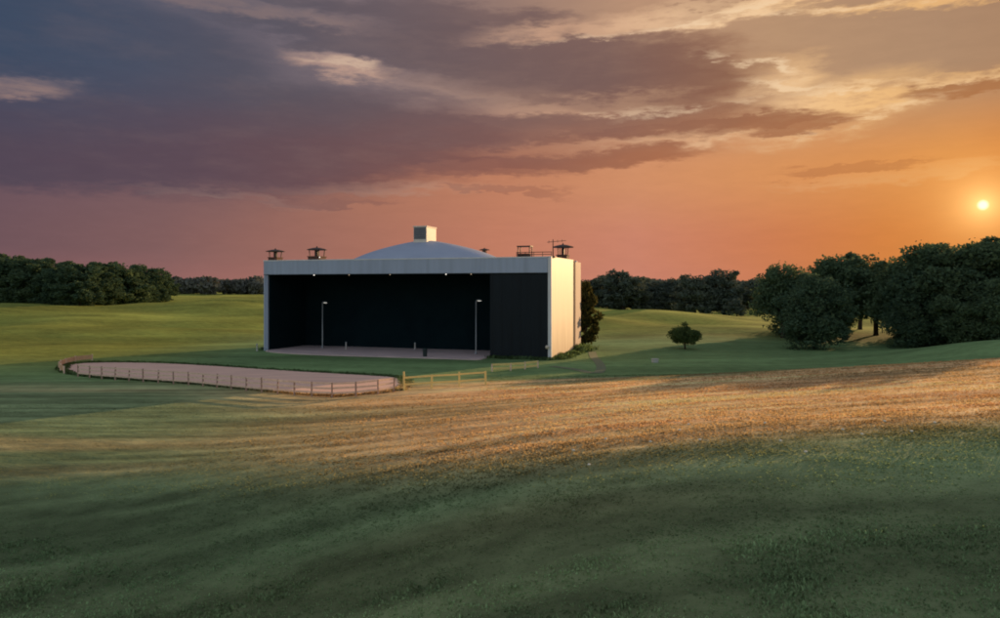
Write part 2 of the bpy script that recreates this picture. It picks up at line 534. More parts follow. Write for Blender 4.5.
def make_tree(name, label, seed, H, rx, z0, clumps, leaves, size, leafm, tr=.28, group=None, flat=1.0, cone=0.0, limbs=9):
    t = thing(name, label, 'tree', group=group)
    V, Fc, C = crown_mesh(name, seed, H, rx, z0, clumps, leaves, size, flat, cone)
    o = fast_mesh('crown', V, Fc, 4, leafm); o.parent = t
    TOPS[t.name] = float(np.percentile(V[:, 2], 99.4))
    rr = random.Random(seed)
    bm = bmesh.new()
    top = z0 + (H - z0) * .55
    lean = (rr.uniform(-.4, .4), rr.uniform(-.4, .4))
    tube(bm, [(0, 0, -.4), (0, 0, .3), (lean[0] * .4, lean[1] * .4, top * .5), (lean[0], lean[1], top)],
         [tr * 1.5, tr, tr * .75, tr * .3], 9)
    for c in rr.sample(list(C), min(limbs, len(C))):
        z = min(c[2] - .5, top) * rr.uniform(.6, .9); f = z / top
        s = Vector((lean[0] * f, lean[1] * f, z)); e = Vector(c)
        mid = s.lerp(e, .5) + Vector((0, 0, -.2))
        tube(bm, [s, mid, e], [tr * .45, tr * .25, tr * .08], 6)
    b = obj('trunk', bm, M['bark'], t, True)
    return t


def put(t, px, Y, rz, sc, label, group=None, first=False, cat=None):
    x = (px - 500) / F * Y
    loc = (x, Y, hz(x, Y) - .05)
    if first:
        t.location = loc; t.rotation_euler.z = rz; t.scale = sc; t['label'] = label
        if group: t['group'] = group
        return t
    return dup(t, loc, rz, sc, label, group)


def top_scale(px, Y, ytop, H):
    x = (px - 500) / F * Y
    return (CAMZ + (HOR - ytop) / F * Y - hz(x, Y)) / H


used = set()


def plant(proto, H, px, Y, ytop, wide, label, group=None):
    s = top_scale(px, Y, ytop, TOPS[proto.name])
    f = proto.name not in used; used.add(proto.name)
    return put(proto, px, Y, random.uniform(0, 6.28), (s * wide, s * wide, s), label, group, f)


# --- right hand grove
gro = [make_tree('grove_tree', '', 21, 13, 5.2, 1.8, 64, 16000, .23, M['leaf'], .34),
       make_tree('grove_tree', '', 22, 13, 5.0, -1.2, 76, 18000, .23, M['leaf'], .34),
       make_tree('grove_tree', '', 23, 13, 4.6, 2.5, 62, 15000, .23, M['leaf'], .3),
       make_tree('grove_tree', '', 24, 13, 5.4, -1.2, 80, 20000, .23, M['leaf'], .38)]
G1 = 'trees of the grove on the right'
gl = [  # variant, px, depth, top y, width factor, label
    (0, 783, 124, 267, 1.0, 'leftmost tall dark tree of the right-hand grove, at its outer edge'),
    (1, 815, 103, 276, 1.12, 'low skirted tree standing forward of the grove, leaves reaching down to the grass'),
    (2, 845, 119, 255, 1.25, 'rounded tall grove tree with a bare trunk beside the lit gap'),
    (2, 876, 126, 262, 1.2, 'grove tree with bare trunk right above the sunlit gap'),
    (0, 860, 150, 270, 1.2, 'tree at the back of the grove seen through the gap'),
    (0, 905, 112, 260, 1.15, 'grove tree whose crown dips between two taller crowns'),
    (3, 930, 107, 247, 1.15, 'broad domed grove tree under the lower left of the sun'),
    (1, 958, 102, 256, 1.3, 'shorter bushy grove tree between two taller ones below the sun'),
    (3, 986, 100, 245, 1.15, 'tall spreading grove tree directly below the setting sun'),
    (1, 1020, 100, 240, 1.3, 'tallest grove tree at the right edge of the picture'),
    (1, 917, 103, 286, 1.2, 'low dark bush-like tree in front of the grove wall'),
    (3, 1003, 93, 280, 1.25, 'low leafy tree in front of the grove at the right edge'),
    (1, 967, 97, 288, 1.3, 'low rounded tree in the grove front below the sun'),
    (3, 796, 126, 276, 1.2, 'grove tree filling in behind the low skirted tree'),
    (1, 941, 122, 268, 1.4, 'dense tree in the middle of the grove behind the low bush-like one'),
    (1, 980, 122, 262, 1.4, 'dense tree deep in the grove behind the one below the sun'),
    (1, 830, 132, 272, 1.1, 'tree at the back of the grove left of the lit gap'),
]
for v, px, Y, yt, wd, lb in gl:
    plant(gro[v], 13, px, Y, yt, wd, lb, G1)

# --- trees behind the sunlit field
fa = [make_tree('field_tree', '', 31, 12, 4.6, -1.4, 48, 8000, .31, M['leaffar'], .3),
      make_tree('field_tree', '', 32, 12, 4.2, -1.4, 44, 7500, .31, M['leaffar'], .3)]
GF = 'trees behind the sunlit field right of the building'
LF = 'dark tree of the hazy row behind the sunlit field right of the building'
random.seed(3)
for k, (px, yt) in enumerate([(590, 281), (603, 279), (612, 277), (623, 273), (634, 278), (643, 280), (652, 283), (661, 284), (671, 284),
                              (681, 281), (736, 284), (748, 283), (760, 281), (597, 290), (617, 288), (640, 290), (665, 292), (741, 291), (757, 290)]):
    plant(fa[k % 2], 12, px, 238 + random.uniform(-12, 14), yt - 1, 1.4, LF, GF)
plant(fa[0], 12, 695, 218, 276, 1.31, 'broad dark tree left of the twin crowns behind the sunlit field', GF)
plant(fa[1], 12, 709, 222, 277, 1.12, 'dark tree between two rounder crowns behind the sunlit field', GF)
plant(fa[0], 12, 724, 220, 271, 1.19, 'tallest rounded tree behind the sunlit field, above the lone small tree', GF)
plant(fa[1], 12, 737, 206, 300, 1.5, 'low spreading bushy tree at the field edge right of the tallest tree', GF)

# --- wood on the left
wo = [make_tree('wood_tree', '', 41, 14, 4.4, -1.8, 52, 9000, .33, M['leafwood'], .3),
      make_tree('wood_tree', '', 42, 14, 4.0, -1.8, 48, 9000, .33, M['leafwood'], .3),
      make_tree('wood_tree', '', 43, 14, 4.6, -1.8, 54, 9500, .33, M['leafwood'], .3)]
GW = 'trees of the dense wood on the left'
LW = 'dark tree in the dense wood beyond the left field'
random.seed(9)
for k in range(27):
    px = -34 + k * 7.7 + random.uniform(-2.5, 2.5)
    Yd = float(np.interp(px, [-40, 0, 80, 150, 175], [250, 240, 205, 245, 262]))
    yt = float(np.interp(px, [-40, 0, 60, 120, 160, 172], [256, 260, 265, 268, 273, 279])) + random.uniform(-1.2, 2.5)
    for row in range(2):
        plant(wo[(k + row) % 3], 14, px + 4 * row - (3 if k > 24 else 0), Yd + row * 9 + random.uniform(-3, 3), yt - 2.5 + (0 if row else random.uniform(1, 9)), 1.45 - .25 * (k > 24), LW, GW)

# --- lone little tree and shrub at the wall
lone = make_tree('lone_tree', 'small round-crowned tree standing alone on the grass right of the building', 51, 4.2, 2.5, .45, 100, 15000, .12,
                 M['leaflone'], .13, flat=.9)
p = ground_at(685, 349)
s = (p.y * (24.5) / F) / TOPS[lone.name]
lone.location = p; lone.scale = (s * 1.08, s * 1.08, s)
shr = make_tree('column_tree', 'tall narrow leafy tree against the back corner of the building side wall', 52, 9.5, 2.5, -.9, 68, 8500, .22,
                M['leafwarm'], .18)
shr.location = ((585.0 - 500) / F * 106, 106, hz((585.0 - 500) / F * 106, 106)); shr.scale = (.88, .95, 1.16)

# --- far hazy belts, one mass
def treeline():
    g = np.random.default_rng(5)
    Vs = []
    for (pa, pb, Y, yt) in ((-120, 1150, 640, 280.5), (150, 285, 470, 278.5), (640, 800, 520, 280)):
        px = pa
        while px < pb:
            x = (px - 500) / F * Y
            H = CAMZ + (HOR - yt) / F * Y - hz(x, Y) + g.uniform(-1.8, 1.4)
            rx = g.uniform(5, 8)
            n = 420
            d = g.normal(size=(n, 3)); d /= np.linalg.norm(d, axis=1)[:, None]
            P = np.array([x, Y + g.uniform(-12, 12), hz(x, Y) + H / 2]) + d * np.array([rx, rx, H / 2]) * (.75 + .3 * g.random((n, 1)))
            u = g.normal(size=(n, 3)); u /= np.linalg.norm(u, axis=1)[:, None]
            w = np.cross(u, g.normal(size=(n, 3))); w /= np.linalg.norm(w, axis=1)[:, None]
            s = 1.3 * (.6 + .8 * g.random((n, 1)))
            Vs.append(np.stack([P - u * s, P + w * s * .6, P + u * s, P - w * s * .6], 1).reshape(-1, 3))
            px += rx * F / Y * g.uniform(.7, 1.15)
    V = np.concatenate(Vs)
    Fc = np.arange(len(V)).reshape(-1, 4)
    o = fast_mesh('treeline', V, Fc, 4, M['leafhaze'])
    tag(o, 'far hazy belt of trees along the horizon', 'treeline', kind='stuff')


treeline()

# ------------------------------------------------------------------ stage building
YAW = R(19)
C0 = Vector((51 / F * 88, 88, 0))
UX = Vector((math.cos(YAW), -math.sin(YAW), 0)); UY = Vector((math.sin(YAW), math.cos(YAW), 0))
BW, BD, BT = 39.2, 14.8, 11.95
FZ = 10.1


def loc2w(x, y, z=0):
    return C0 + UX * x + UY * y + Vector((0, 0, z))


def front(px, py, v=0.0):
    """building coordinates (x, z) of a photo pixel on the plane v metres behind the front"""
    # C0 + UX*x + UY*v = t*(dx,1)
    dx = (px - 500) / F
    B = C0 + UY * v
    x = (dx * B.y - B.x) / (UX.x - dx * UX.y)
    Yd = B.y + UX.y * x
    return x, CAMZ + (HOR - py) / F * Yd


def wedge(poly, z0, z1):
    bm = bmesh.new()
    a = [bm.verts.new((x, y, z0)) for x, y in poly]; b = [bm.verts.new((x, y, z1)) for x, y in poly]
    bm.faces.new(a); bm.faces.new(b)
    n = len(poly)
    for k in range(n): bm.faces.new((a[k], a[(k + 1) % n], b[(k + 1) % n], b[k]))
    return bm


bld = thing('stage_building', 'large open-fronted stage building with black interior, pale fascia, domed roof and white side wall', 'building',
            C0, -YAW)


def part(name, bmx, m, parent=bld, smooth=False):
    return obj(name, bmx, m, parent, smooth)


def boxpart(name, m, *b, parent=bld, bevel=0):
    bm = bmesh.new(); box(bm, *b, bevel=bevel); return part(name, bm, m, parent)


xp, _ = front(490, 300)                                  # left edge of the closed black panel
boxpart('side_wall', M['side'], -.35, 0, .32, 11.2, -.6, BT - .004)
boxpart('corner_trim', M['trim'], -.36, .05, -.06, .30, -.6, BT + .03, bevel=.02)
boxpart('end_wall', M['pilaster'], -.35, .12, 11.7, BD, -.6, BT - .25)
boxpart('downpipe', M['rust'], -.2, .08, 11.23, 11.67, -.6, BT - .1)
boxpart('left_wall', M['fascia'], -BW, -BW + .4, .0, BD, -.6, BT - .006)
boxpart('back_wall', M['fascia'], -BW + .41, -.36, BD - .3, BD - .003, -.6, BT - .006)
# dark interior
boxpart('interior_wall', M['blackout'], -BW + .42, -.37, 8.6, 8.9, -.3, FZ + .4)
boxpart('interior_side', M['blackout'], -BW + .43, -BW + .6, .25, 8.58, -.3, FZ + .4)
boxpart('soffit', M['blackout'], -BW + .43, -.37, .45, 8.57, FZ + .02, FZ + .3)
# closed panel on the right
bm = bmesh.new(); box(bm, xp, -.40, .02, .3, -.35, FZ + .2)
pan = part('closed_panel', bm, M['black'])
bm = bmesh.new()
for k in range(1, 4):
    zz = k * 2.55
    box(bm, xp + .02, -.42, -.012, .018, zz, zz + .05)
part('panel_rail', bm, M['black'], pan)
# fascia: long shallow box with top flashing and drip edge
bm = bmesh.new(); box(bm, -BW - .12, -.37, -.12, .44, FZ, BT - .12)
fas = part('fascia', bm, M['fascia'])
boxpart('flashing', M['trim'], -BW - .16, -.37, -.16, .5, BT - .118, BT + .02, parent=fas, bevel=.015)
boxpart('drip_edge', M['bin'], -BW - .13, -.37, -.14, .2, FZ - .07, FZ - .003, parent=fas)
boxpart('left_post', M['fascia'], -BW - .12, -BW + .12, -.1, -.004, -.5, FZ - .08)
# roof deck and dome
rf = boxpart('roof', M['roof'], -BW + .41, -.36, .51, BD - .32, BT - .75, BT - .45)
dx_, dz_ = front(425, 240, 7.4)
bm = bmesh.new()
prof = []
Rr = 11.6; Hh = dz_ - (BT - .45)
for k in range(21):
    t = k / 20
    prof.append((Rr * t, Hh * (1 - t ** 2.0) * (1 - .10 * math.sin(math.pi * t))))
lathe(bm, prof, 64, 1, .60, (dx_, 7.4, BT - .45))
dome = part('dome', bm, M['roof'], rf, True)
# turned vent housing on the crown of the dome, dark slats added to paint shade on its front
bm = bmesh.new(); box(bm, -.92, .92, -1.7, 1.7, -.9, 1.72, bevel=.03)
box(bm, -1.0, 1.0, -1.78, 1.78, 1.722, 1.85, bevel=.02)
vb = part('roof_housing', bm, M['boxdark'], rf)
vb.location = (dx_, 7.4, dz_ - .1); vb.rotation_euler = (0, 0, YAW - R(17))
bm = bmesh.new()
for k in range(7):
    z0 = .12 + k * .22
    vs = box(bm, -.84, .84, -1.76, -1.703, z0, z0 + .2)
lv = obj('shade_slats', bm, M['shade_slats'], vb)

# lights under the fascia
for px, py, hot in ((314, 276, 1), (349, 275, 0), (390, 275, 0), (446, 275, 1), (471, 275, 0), (491, 275, 1), (531, 276, 0)):
    x, z = front(px, py, .6)
    bm = bmesh.new(); lathe(bm, [(0, 0), (.07, -.01), (.10, .05), (.10, .16), (0, .17)], 12)
    d = part('downlight', bm, M['lamp'] if hot else M['lampw'])
    d.location = (x, .62, FZ - .17)
    d.scale = (.8, .8, .7) if hot else (.5, .5, .6)

# stage floor and apron: one paved sheet with a rounded left end
poly = [(xp - .1, 8.55), (-BW + .62, 8.55), (-BW + .62, -.3)]
for k in range(0, 13):
    a = math.pi / 2 * k / 12
    poly.append((-BW + .62 + 12 * (1 - math.cos(a)) * 1.0, -.35 - 3.6 * math.sin(a)))
poly += [(xp - .6, -3.4), (xp - .1, -2.8)]
apron = obj('stage_floor', wedge(poly, -.3, .12), M['concrete'])
apron.location = C0; apron.rotation_euler.z = -YAW
tag(apron, 'pinkish concrete floor and rounded apron in front of the dark stage opening', 'pavement', kind='structure')


# ------------------------------------------------------------------ roof furniture
def canopy_vent(label, pos, w, hgt, basew, lampy=False):
    t = thing('rooftop_vent', label, 'roof vent', pos, -YAW, 'capped vents along the roof edge')
    bm = bmesh.new(); box(bm, -basew / 2, basew / 2, -basew / 2, basew / 2, -.45, hgt * .24, bevel=.02)
    box(bm, -basew / 2 - .08, basew / 2 + .08, -basew / 2 - .08, basew / 2 + .08, hgt * .242, hgt * .30)
    obj('base', bm, M['rust'], t)
    for sx in (-1, 1):
        for sy in (-1, 1):
            bm = bmesh.new()
            tube(bm, [(sx * basew * .38, sy * basew * .38, hgt * .295), (sx * basew * .42, sy * basew * .42, hgt * .80)], [.06, .06], 6)
            obj('post', bm, M['metal'], t)
    bm = bmesh.new(); box(bm, -basew * .13, basew * .13, -basew * .13, basew * .13, hgt * .301, hgt * .78)
    obj('flue', bm, M['metal'], t)
    bm = bmesh.new()
    lathe(bm, [(w / 2, hgt * .80), (w / 2 * 1.02, hgt * .84), (w * .40, hgt * .90), (w * .22, hgt * .97), (.12, hgt * 1.01), (.07, hgt * 1.10), (0, hgt * 1.12)], 10)
    lathe(bm, [(0, hgt * .86), (w * .3, hgt * .84), (w / 2, hgt * .798)], 10)
    obj('cap', bm, M['metal'], t)
    if lampy:
        bm = bmesh.new(); lathe(bm, [(0, -.1), (.1, -.06), (.13, .02), (.08, .1), (0, .12)], 10)
        l = obj('lamp', bm, M['lamp'], t); l.location = (basew * .55, -basew * .5, hgt * .2)
        l.scale = (.6, .6, .6)
    return t


RZ = BT + .02


def on_roof(px, v):
    x, _ = front(px, 257, v)
    return loc2w(x, v, RZ)


canopy_vent('capped rooftop vent at the far left corner of the roof', on_roof(275.5, 1.6), 2.5, 1.5, 1.35)
canopy_vent('rusty capped rooftop vent with small lamp, second from the left roof corner', on_roof(317, 1.6), 2.6, 1.65, 1.7, True)
canopy_vent('small capped vent peeking over the right slope of the dome', loc2w(front(484.5, 250, 13.2)[0], 13.2, RZ + .75), 1.5, 1.0, .5)
canopy_vent('capped rooftop vent beside the antenna above the white side wall', on_roof(563.0, 9.0), 2.75, 1.85, 1.3)

t = thing('roof_frame', 'open metal frame like a table on the roof edge between dome and antenna', 'roof frame', on_roof(525, 1.4), -YAW)
bm = bmesh.new(); box(bm, -.85, .85, -.6, .6, 1.22, 1.34); obj('top', bm, M['metal'], t)
for sx in (-.72, .72):
    for sy in (-.5, .5):
        bm = bmesh.new(); box(bm, sx - .05, sx + .05, sy - .05, sy + .05, -.1, 1.218); obj('leg', bm, M['metal'], t)
bm = bmesh.new(); box(bm, -.7, .6, -.42, .42, -.1, .42, bevel=.03); obj('cabinet', bm, M['rust'], t)

t = thing('roof_railing', 'low thin railing along the roof edge towards the white corner', 'railing', on_roof(534, .8), -YAW)
L_ = front(551, 257, .8)[0] - front(515.5, 257, .8)[0]
for zz in (.28, .55):
    bm = bmesh.new(); tube(bm, [(-L_ / 2, 0, zz), (L_ / 2, 0, zz)], [.045, .045], 6); obj('rail', bm, M['metal'], t)
for k in range(5):
    bm = bmesh.new(); x = -L_ / 2 + .05 + k * (L_ - .1) / 4
    tube(bm, [(x, 0, -.1), (x, 0, .6)], [.04, .04], 6); obj('post', bm, M['metal'], t)

t = thing('antenna', 'thin antenna mast with crossbar on the right roof corner', 'antenna', on_roof(553, 1.2), -YAW)
bm = bmesh.new(); tube(bm, [(0, 0, -.1), (0, 0, 2.05)], [.07, .045], 8); obj('mast', bm, M['metal'], t)
bm = bmesh.new(); tube(bm, [(-.7, 0, 1.72), (1.6, 0, 1.86)], [.035, .03], 6); obj('crossbar', bm, M['metal'], t)
for x in (-.5, .55, 1.1):
    bm = bmesh.new(); tube(bm, [(x, 0, 1.6 + .06 * x), (x, 0, 1.97 + .06 * x)], [.025, .025], 5); obj('element', bm, M['metal'], t)
bm = bmesh.new(); box(bm, -.3, .3, -.3, .3, -.12, .06); obj('foot', bm, M['metal'], t)

# ------------------------------------------------------------------ lamp posts, bin, bollards
def lamp_post(label, px, ytop, v):
    x, zt = front(px, ytop, v)
    t = thing('lamp_post', label, 'lamp post', loc2w(x, v, .12), -YAW, 'lamp posts on the stage floor')
    h = zt - .12
    bm = bmesh.new(); lathe(bm, [(0, 0), (.2, 0), (.2, .06), (.1, .14), (.075, .4), (.055, h - .1), (0, h - .09)], 10)
    obj('pole', bm, M['pole'], t, True)
    bm = bmesh.new(); tube(bm, [(0, 0, h - .12), (.12, -.03, h), (.55, -.06, h + .03)], [.05, .045, .04], 6); obj('arm', bm, M['pole'], t)
    bm = bmesh.new(); box(bm, .22, .72, -.16, .04, h - .09, h + .01, bevel=.02); hd = obj('lamp_head', bm, M['pole'], t)
    bm = bmesh.new(); box(bm, .26, .68, -.14, .02, h - .125, h - .093); obj('lens', bm, M['lamp'], hd)
    return t


lamp_post('tall thin lamp post on the left half of the dark stage', 322.5, 302, 5.2)
lamp_post('tall pale lamp post just left of the closed black panel', 476, 300, 3.4)

p = loc2w(*[front(425, 358, -2.2)[0], -2.2], .12)
t = thing('litter_bin', 'small dark litter bin at the front of the stage apron', 'bin', p, -YAW)
bm = bmesh.new(); lathe(bm, [(0, 0), (.24, 0), (.29, .75), (.27, .76), (0, .7)], 14); obj('body', bm, M['bin'], t)
bm = bmesh.new(); lathe(bm, [(.31, .77), (.31, .83), (.2, .95), (0, 1.0)], 14); lathe(bm, [(0, .772), (.31, .768)], 14); obj('lid', bm, M['bin'], t)

for px, v, lb in ((346, 4.5, 'short pale bollard on the stage floor right of the left lamp post'),
                  (415, 6.5, 'short pale bollard deep on the stage floor near its middle'),
                  (257, -1.0, 'short pale bollard in the grass left of the building')):
    x = front(px, 345, v)[0]
    w = loc2w(x, v, .12)
    if px == 257: w.z = hz(w.x, w.y)
    t = thing('bollard', lb, 'bollard', w, 0, 'bollards by the stage')
    bm = bmesh.new(); lathe(bm, [(0, 0), (.13, 0), (.12, .1), (.09, .14), (.09, .82), (0, .82)], 12); obj('post', bm, M['pale'], t)
    bm = bmesh.new(); lathe(bm, [(.11, .821), (.11, .88), (.07, .96), (0, .98)], 12); obj('cap', bm, M['pole'], t)

x, z = front(547.3, 347.5, -.2)
t = thing('wall_lamp', 'round pale lamp low on the black panel beside the white corner', 'lamp', loc2w(x, -.02, z), -YAW)
bm = bmesh.new(); box(bm, -.16, .16, -.02, .0, -.2, .2); box(bm, -.05, .05, -.16, -.021, -.05, .05); obj('bracket', bm, M['pole'], t)
bm = bmesh.new(); lathe(bm, [(0, -.22), (.14, -.18), (.22, -.04), (.2, .1), (.1, .2), (0, .22)], 14, c=(0, -.3, .05))
obj('globe', bm, surface('lamp_globe', (.7, .6, .48, 1), (.6, .5, .4, 1), .3, 4), t, True)

p = ground_at(655, 362.5)
t = thing('utility_box', 'small pale box sitting in the dark green grass below the lone tree', 'box', p, .4)
bm = bmesh.new(); box(bm, -.32, .32, -.22, .22, -.15, .36, bevel=.02); obj('body', bm, M['pale'], t)
bm = bmesh.new(); box(bm, -.36, .36, -.26, .26, .362, .42, bevel=.02); obj('lid', bm, M['pale'], t)

# ------------------------------------------------------------------ sand arena
edge = [(70, 371), (62, 366), (72, 361.5), (110, 360), (165, 361), (215, 363.5), (270, 367), (330, 370.5), (375, 373), (402, 376),
        (404, 386), (385, 391), (350, 394), (325, 394), (290, 391), (240, 386), (190, 381), (140, 377.5), (100, 375)]


def gp(px, py):
    y = (CAMZ - .25) * F / (py - HOR)
    return Vector(((px - 500) / F * y, y, 0))


E = [gp(*e) for e in edge]


def catmull(P, n=6, closed=True):
    out = []
    m = len(P)
    rng_ = range(m) if closed else range(m - 1)
    for k in rng_:
        a, b, c, d = [P[(k + q) % m] if closed else P[min(max(k + q, 0), m - 1)] for q in (-1, 0, 1, 2)]
        for s_ in range(n):
            t = s_ / n
            out.append(.5 * ((2 * b) + (c - a) * t + (2 * a - 5 * b + 4 * c - d) * t * t + (3 * b - 3 * c + d - a) * t ** 3))
    if not closed: out.append(P[-1])
    return out


ES = catmull(E, 6)
cen = sum(ES, Vector()) / len(ES)
rings = []
bm = bmesh.new()
for f in (1.0, .85, .65, .4, .15):
    ring = []
    for e in ES:
        q = cen.lerp(e, f); ring.append(bm.verts.new((q.x, q.y, hz(q.x, q.y) + (.05 if f < 1 else .01))))
    rings.append(ring)
for a, b in zip(rings, rings[1:]):
    for k in range(len(a)): bm.faces.new((a[k], a[(k + 1) % len(a)], b[(k + 1) % len(a)], b[k]))
bm.faces.new(rings[-1])
ar = obj('sand_ground', bm, M['sand'], None, True)
tag(ar, 'long pinkish sand arena with rounded ends in front of the building', 'arena', kind='structure')


def rail_fence(name, label, pts, spacing, h, rails, rw, pm, rm, group=None, pr=.07, ends=None):
    t = thing(name, label, 'fence', (pts[0].x, pts[0].y, hz(pts[0].x, pts[0].y)), 0, group)
    o = t.location
    # resample
    P = []; acc = 0; last = pts[0]; P.append(pts[0])
    for q in pts[1:]:
        seg = (q - last).length; d = spacing - acc
        while d <= seg:
            P.append(last.lerp(q, d / seg)); d += spacing
        acc = seg - (d - spacing); last = q
    P = [Vector((q.x, q.y, hz(q.x, q.y))) for q in P]
    r = random.Random(len(P))
    for k, q in enumerate(P):
        hh = h * r.uniform(.95, 1.06)
        if ends and k in ends: hh = h * 1.3
        bm = bmesh.new()
        box(bm, -pr, pr, -pr, pr, -.3, hh, bevel=.012)
        b = obj('post', bm, pm, t)
        b.location = q - o
        b.rotation_euler = (r.uniform(-.03, .03), r.uniform(-.03, .03), r.uniform(0, .5))
    for zz in rails:
        bm = bmesh.new()
        for a, b in zip(P, P[1:]):
            d = (b - a); n = Vector((-d.y, d.x, 0)).normalized() * .03
            A = a - o; B = b - o
            ja, jb = r.uniform(-.02, .02), r.uniform(-.02, .02)
            vs = []
            for Q, jj in ((A, ja), (B, jb)):
                for sx, sz in ((1, -1), (1, 1), (-1, 1), (-1, -1)):
                    vs.append(bm.verts.new(Q + n * sx + Vector((0, 0, zz + jj + sz * rw))))
            for f in ((0, 1, 2, 3), (7, 6, 5, 4), (0, 4, 5, 1), (1, 5, 6, 2), (2, 6, 7, 3), (3, 7, 4, 0)):
                bm.faces.new([vs[i] for i in f])
        obj('rail', bm, rm, t)
    return t


fr = [gp(*e) for e in ((78, 374), (100, 376), (140, 379), (190, 382.5), (240, 387.5), (290, 392.5), (325, 395.5), (352, 395.5), (386, 392.5), (404, 388))]
rail_fence('arena_fence', 'low weathered post and rail fence along the near side of the sand arena', catmull(fr, 5, False), 1.8, 1.15, (.35, .7, 1.05), .07,
           M['postwood'], M['pale_wood'], pr=.055)
lf = [gp(*e) for e in ((92, 358.5), (75, 360.5), (63, 363.5), (59, 367.5), (66, 372))]
rail_fence('curb_rail', 'low pale orange board rail curving round the left end of the sand arena', catmull(lf, 5, False), 2.4, .75, (.45,), .24,
           M['pale_wood'], surface('orange_board', (.80, .46, .26, 1), (.66, .38, .22, 1), .7, 3), pr=.06)
yf = [gp(404, 389.5), gp(440, 387.5), gp(470, 386.5), gp(504, 384.5)]
rail_fence('yellow_fence', 'yellow wooden rail fence in the grass right of the sand arena', yf, 2.3, 1.15, (.45, 1.0), .065, M['yellow_wood'], M['yellow_wood'], ends=(0,))
yf = [gp(492, 369), gp(515, 368), gp(546, 364.5)]
rail_fence('pale_fence', 'short low pale rail fence in front of the closed black panel', yf, 2.0, .75, (.25, .65), .10, M['pale_wood'], M['yellow_wood'])

# rank grass along the foot of the walls and the rim of the arena
def build_weeds():
    P = []; Hs = []
    g = np.random.default_rng(77)
    for k in range(900):
        y = g.random() * (BD + 1.5); q = loc2w(.12 + abs(g.normal()) * .55, y)
        P.append((q.x, q.y)); Hs.append((.25 + .6 * g.random()) * (.45 + .75 * y / BD) * (.3 + 1.1 * float(vnoise(np.array([y * .8]), np.array([3.0]))[0])))
    for k in range(420):
        q = loc2w(xp + (0 - xp) * g.random(), -.15 - abs(g.normal()) * .3)
        P.append((q.x, q.y)); Hs.append(.12 + .3 * g.random())
    for k in range(300):
        q = loc2w(-BW - .2 - abs(g.normal()) * .4, g.random() * BD)
        P.append((q.x, q.y)); Hs.append(.15 + .4 * g.random())
    m_ = len(ES)
    for k in range(3600):
        i_ = g.integers(m_); f = g.random(); q = ES[i_].lerp(ES[(i_ + 1) % m_], f)
        q = cen.lerp(q, 1 + g.normal() * .012)
        P.append((q.x, q.y)); Hs.append(.05 + .22 * g.random() ** 2)
    P = np.array(P); Hs = np.array(Hs)
    tone = ground_tone(P[:, 0], P[:, 1]) * (.6 + .7 * g.random((len(P), 1)))
    V, T, t = blades(P[:, 0], P[:, 1], np.repeat(Hs, 6) * (.5 + .7 * RNG.random(len(P) * 6)), tone, 6, .5)
    o = fast_mesh('weeds', V, T, 3, M['blade'], t)
    tag(o, 'rank unmown grass along the foot of the walls and round the arena edge', 'weeds', kind='stuff')


build_weeds()

# path curving round the building corner
pp = catmull([gp(*e) for e in ((552, 364), (575, 367), (596, 371), (601, 364), (594, 355), (592, 350))], 6, False)
bm = bmesh.new(); pr_ = None
for k, q in enumerate(pp):
    d = (pp[min(k + 1, len(pp) - 1)] - pp[max(k - 1, 0)]).normalized(); n = Vector((-d.y, d.x, 0)) * .5
    row = []
    for s_ in (-1, 1):
        w = q + n * s_; row.append(bm.verts.new((w.x, w.y, hz(w.x, w.y) + .03)))
    if pr_: bm.faces.new((pr_[0], pr_[1], row[1], row[0]))
    pr_ = row
tag(obj('path', bm, M['path']), 'faint grey gravel path curving round the corner of the building', 'path', kind='structure')

# pale flower heads catching the light in the straw
proto = thing('wildflower', '', 'wildflower')
bm = bmesh.new(); tube(bm, [(0, 0, -.03), (.015, 0, .14), (.03, .01, .27)], [.006, .005, .004], 5); obj('stem', bm, M['stem'], proto)
bm = bmesh.new()
lathe(bm, [(0, .25), (.03, .265), (.055, .29), (.05, .31), (.02, .325), (0, .325)], 9, c=(.03, .01, 0)); obj('flower_head', bm, M['flower'], proto)
first = True
LBL = 'tiny pale wildflower head catching the light in the dry grass on the right'
for px, py in ((842, 439), (861, 445), (911, 441), (806, 463), (764, 431), (688, 433), (680, 438), (574, 459), (606, 447), (590, 475), (650, 452),
               (885, 430), (935, 432), (700, 449), (780, 450)):
    q = ground_at(px, py)
    if first:
        proto.location = q; proto['label'] = LBL; proto['group'] = 'pale wildflowers in the dry grass'; first = False
    else:
        dup(proto, q, random.uniform(0, 6))

# ------------------------------------------------------------------ sun lamp and camera
sd = bpy.data.lights.new('sun', 'SUN'); sd.energy = 5.0; sd.angle = R(.5); sd.color = (1, .62, .30)
so = bpy.data.objects.new('sun', sd); COL.objects.link(so)
sv = Vector((math.sin(SUN_AZ) * math.cos(SUN_EL), math.cos(SUN_AZ) * math.cos(SUN_EL), math.sin(SUN_EL)))
so.rotation_euler = sv.to_track_quat('Z', 'Y').to_euler(); so.location = sv * 300
cd = bpy.data.cameras.new('camera'); co = bpy.data.objects.new('camera', cd); COL.objects.link(co)
co.location = (0, 0, CAMZ); co.rotation_euler = (R(90), 0, 0)
cd.sensor_width = 36; cd.lens = 36 * F / 1000; cd.shift_y = -(309 - HOR) / 1000
cd.clip_end = 9000; cd.clip_start = .1
SC.camera = co
SC.view_settings.view_transform = 'Standard'; SC.view_settings.look = 'None'; SC.view_settings.exposure = 0

# ------------------------------------------------------------------ sky
W = bpy.data.worlds.new('World'); SC.world = W; W.use_nodes = True
nt = W.node_tree; N = nt.nodes; L = nt.links
BG = N['Background']


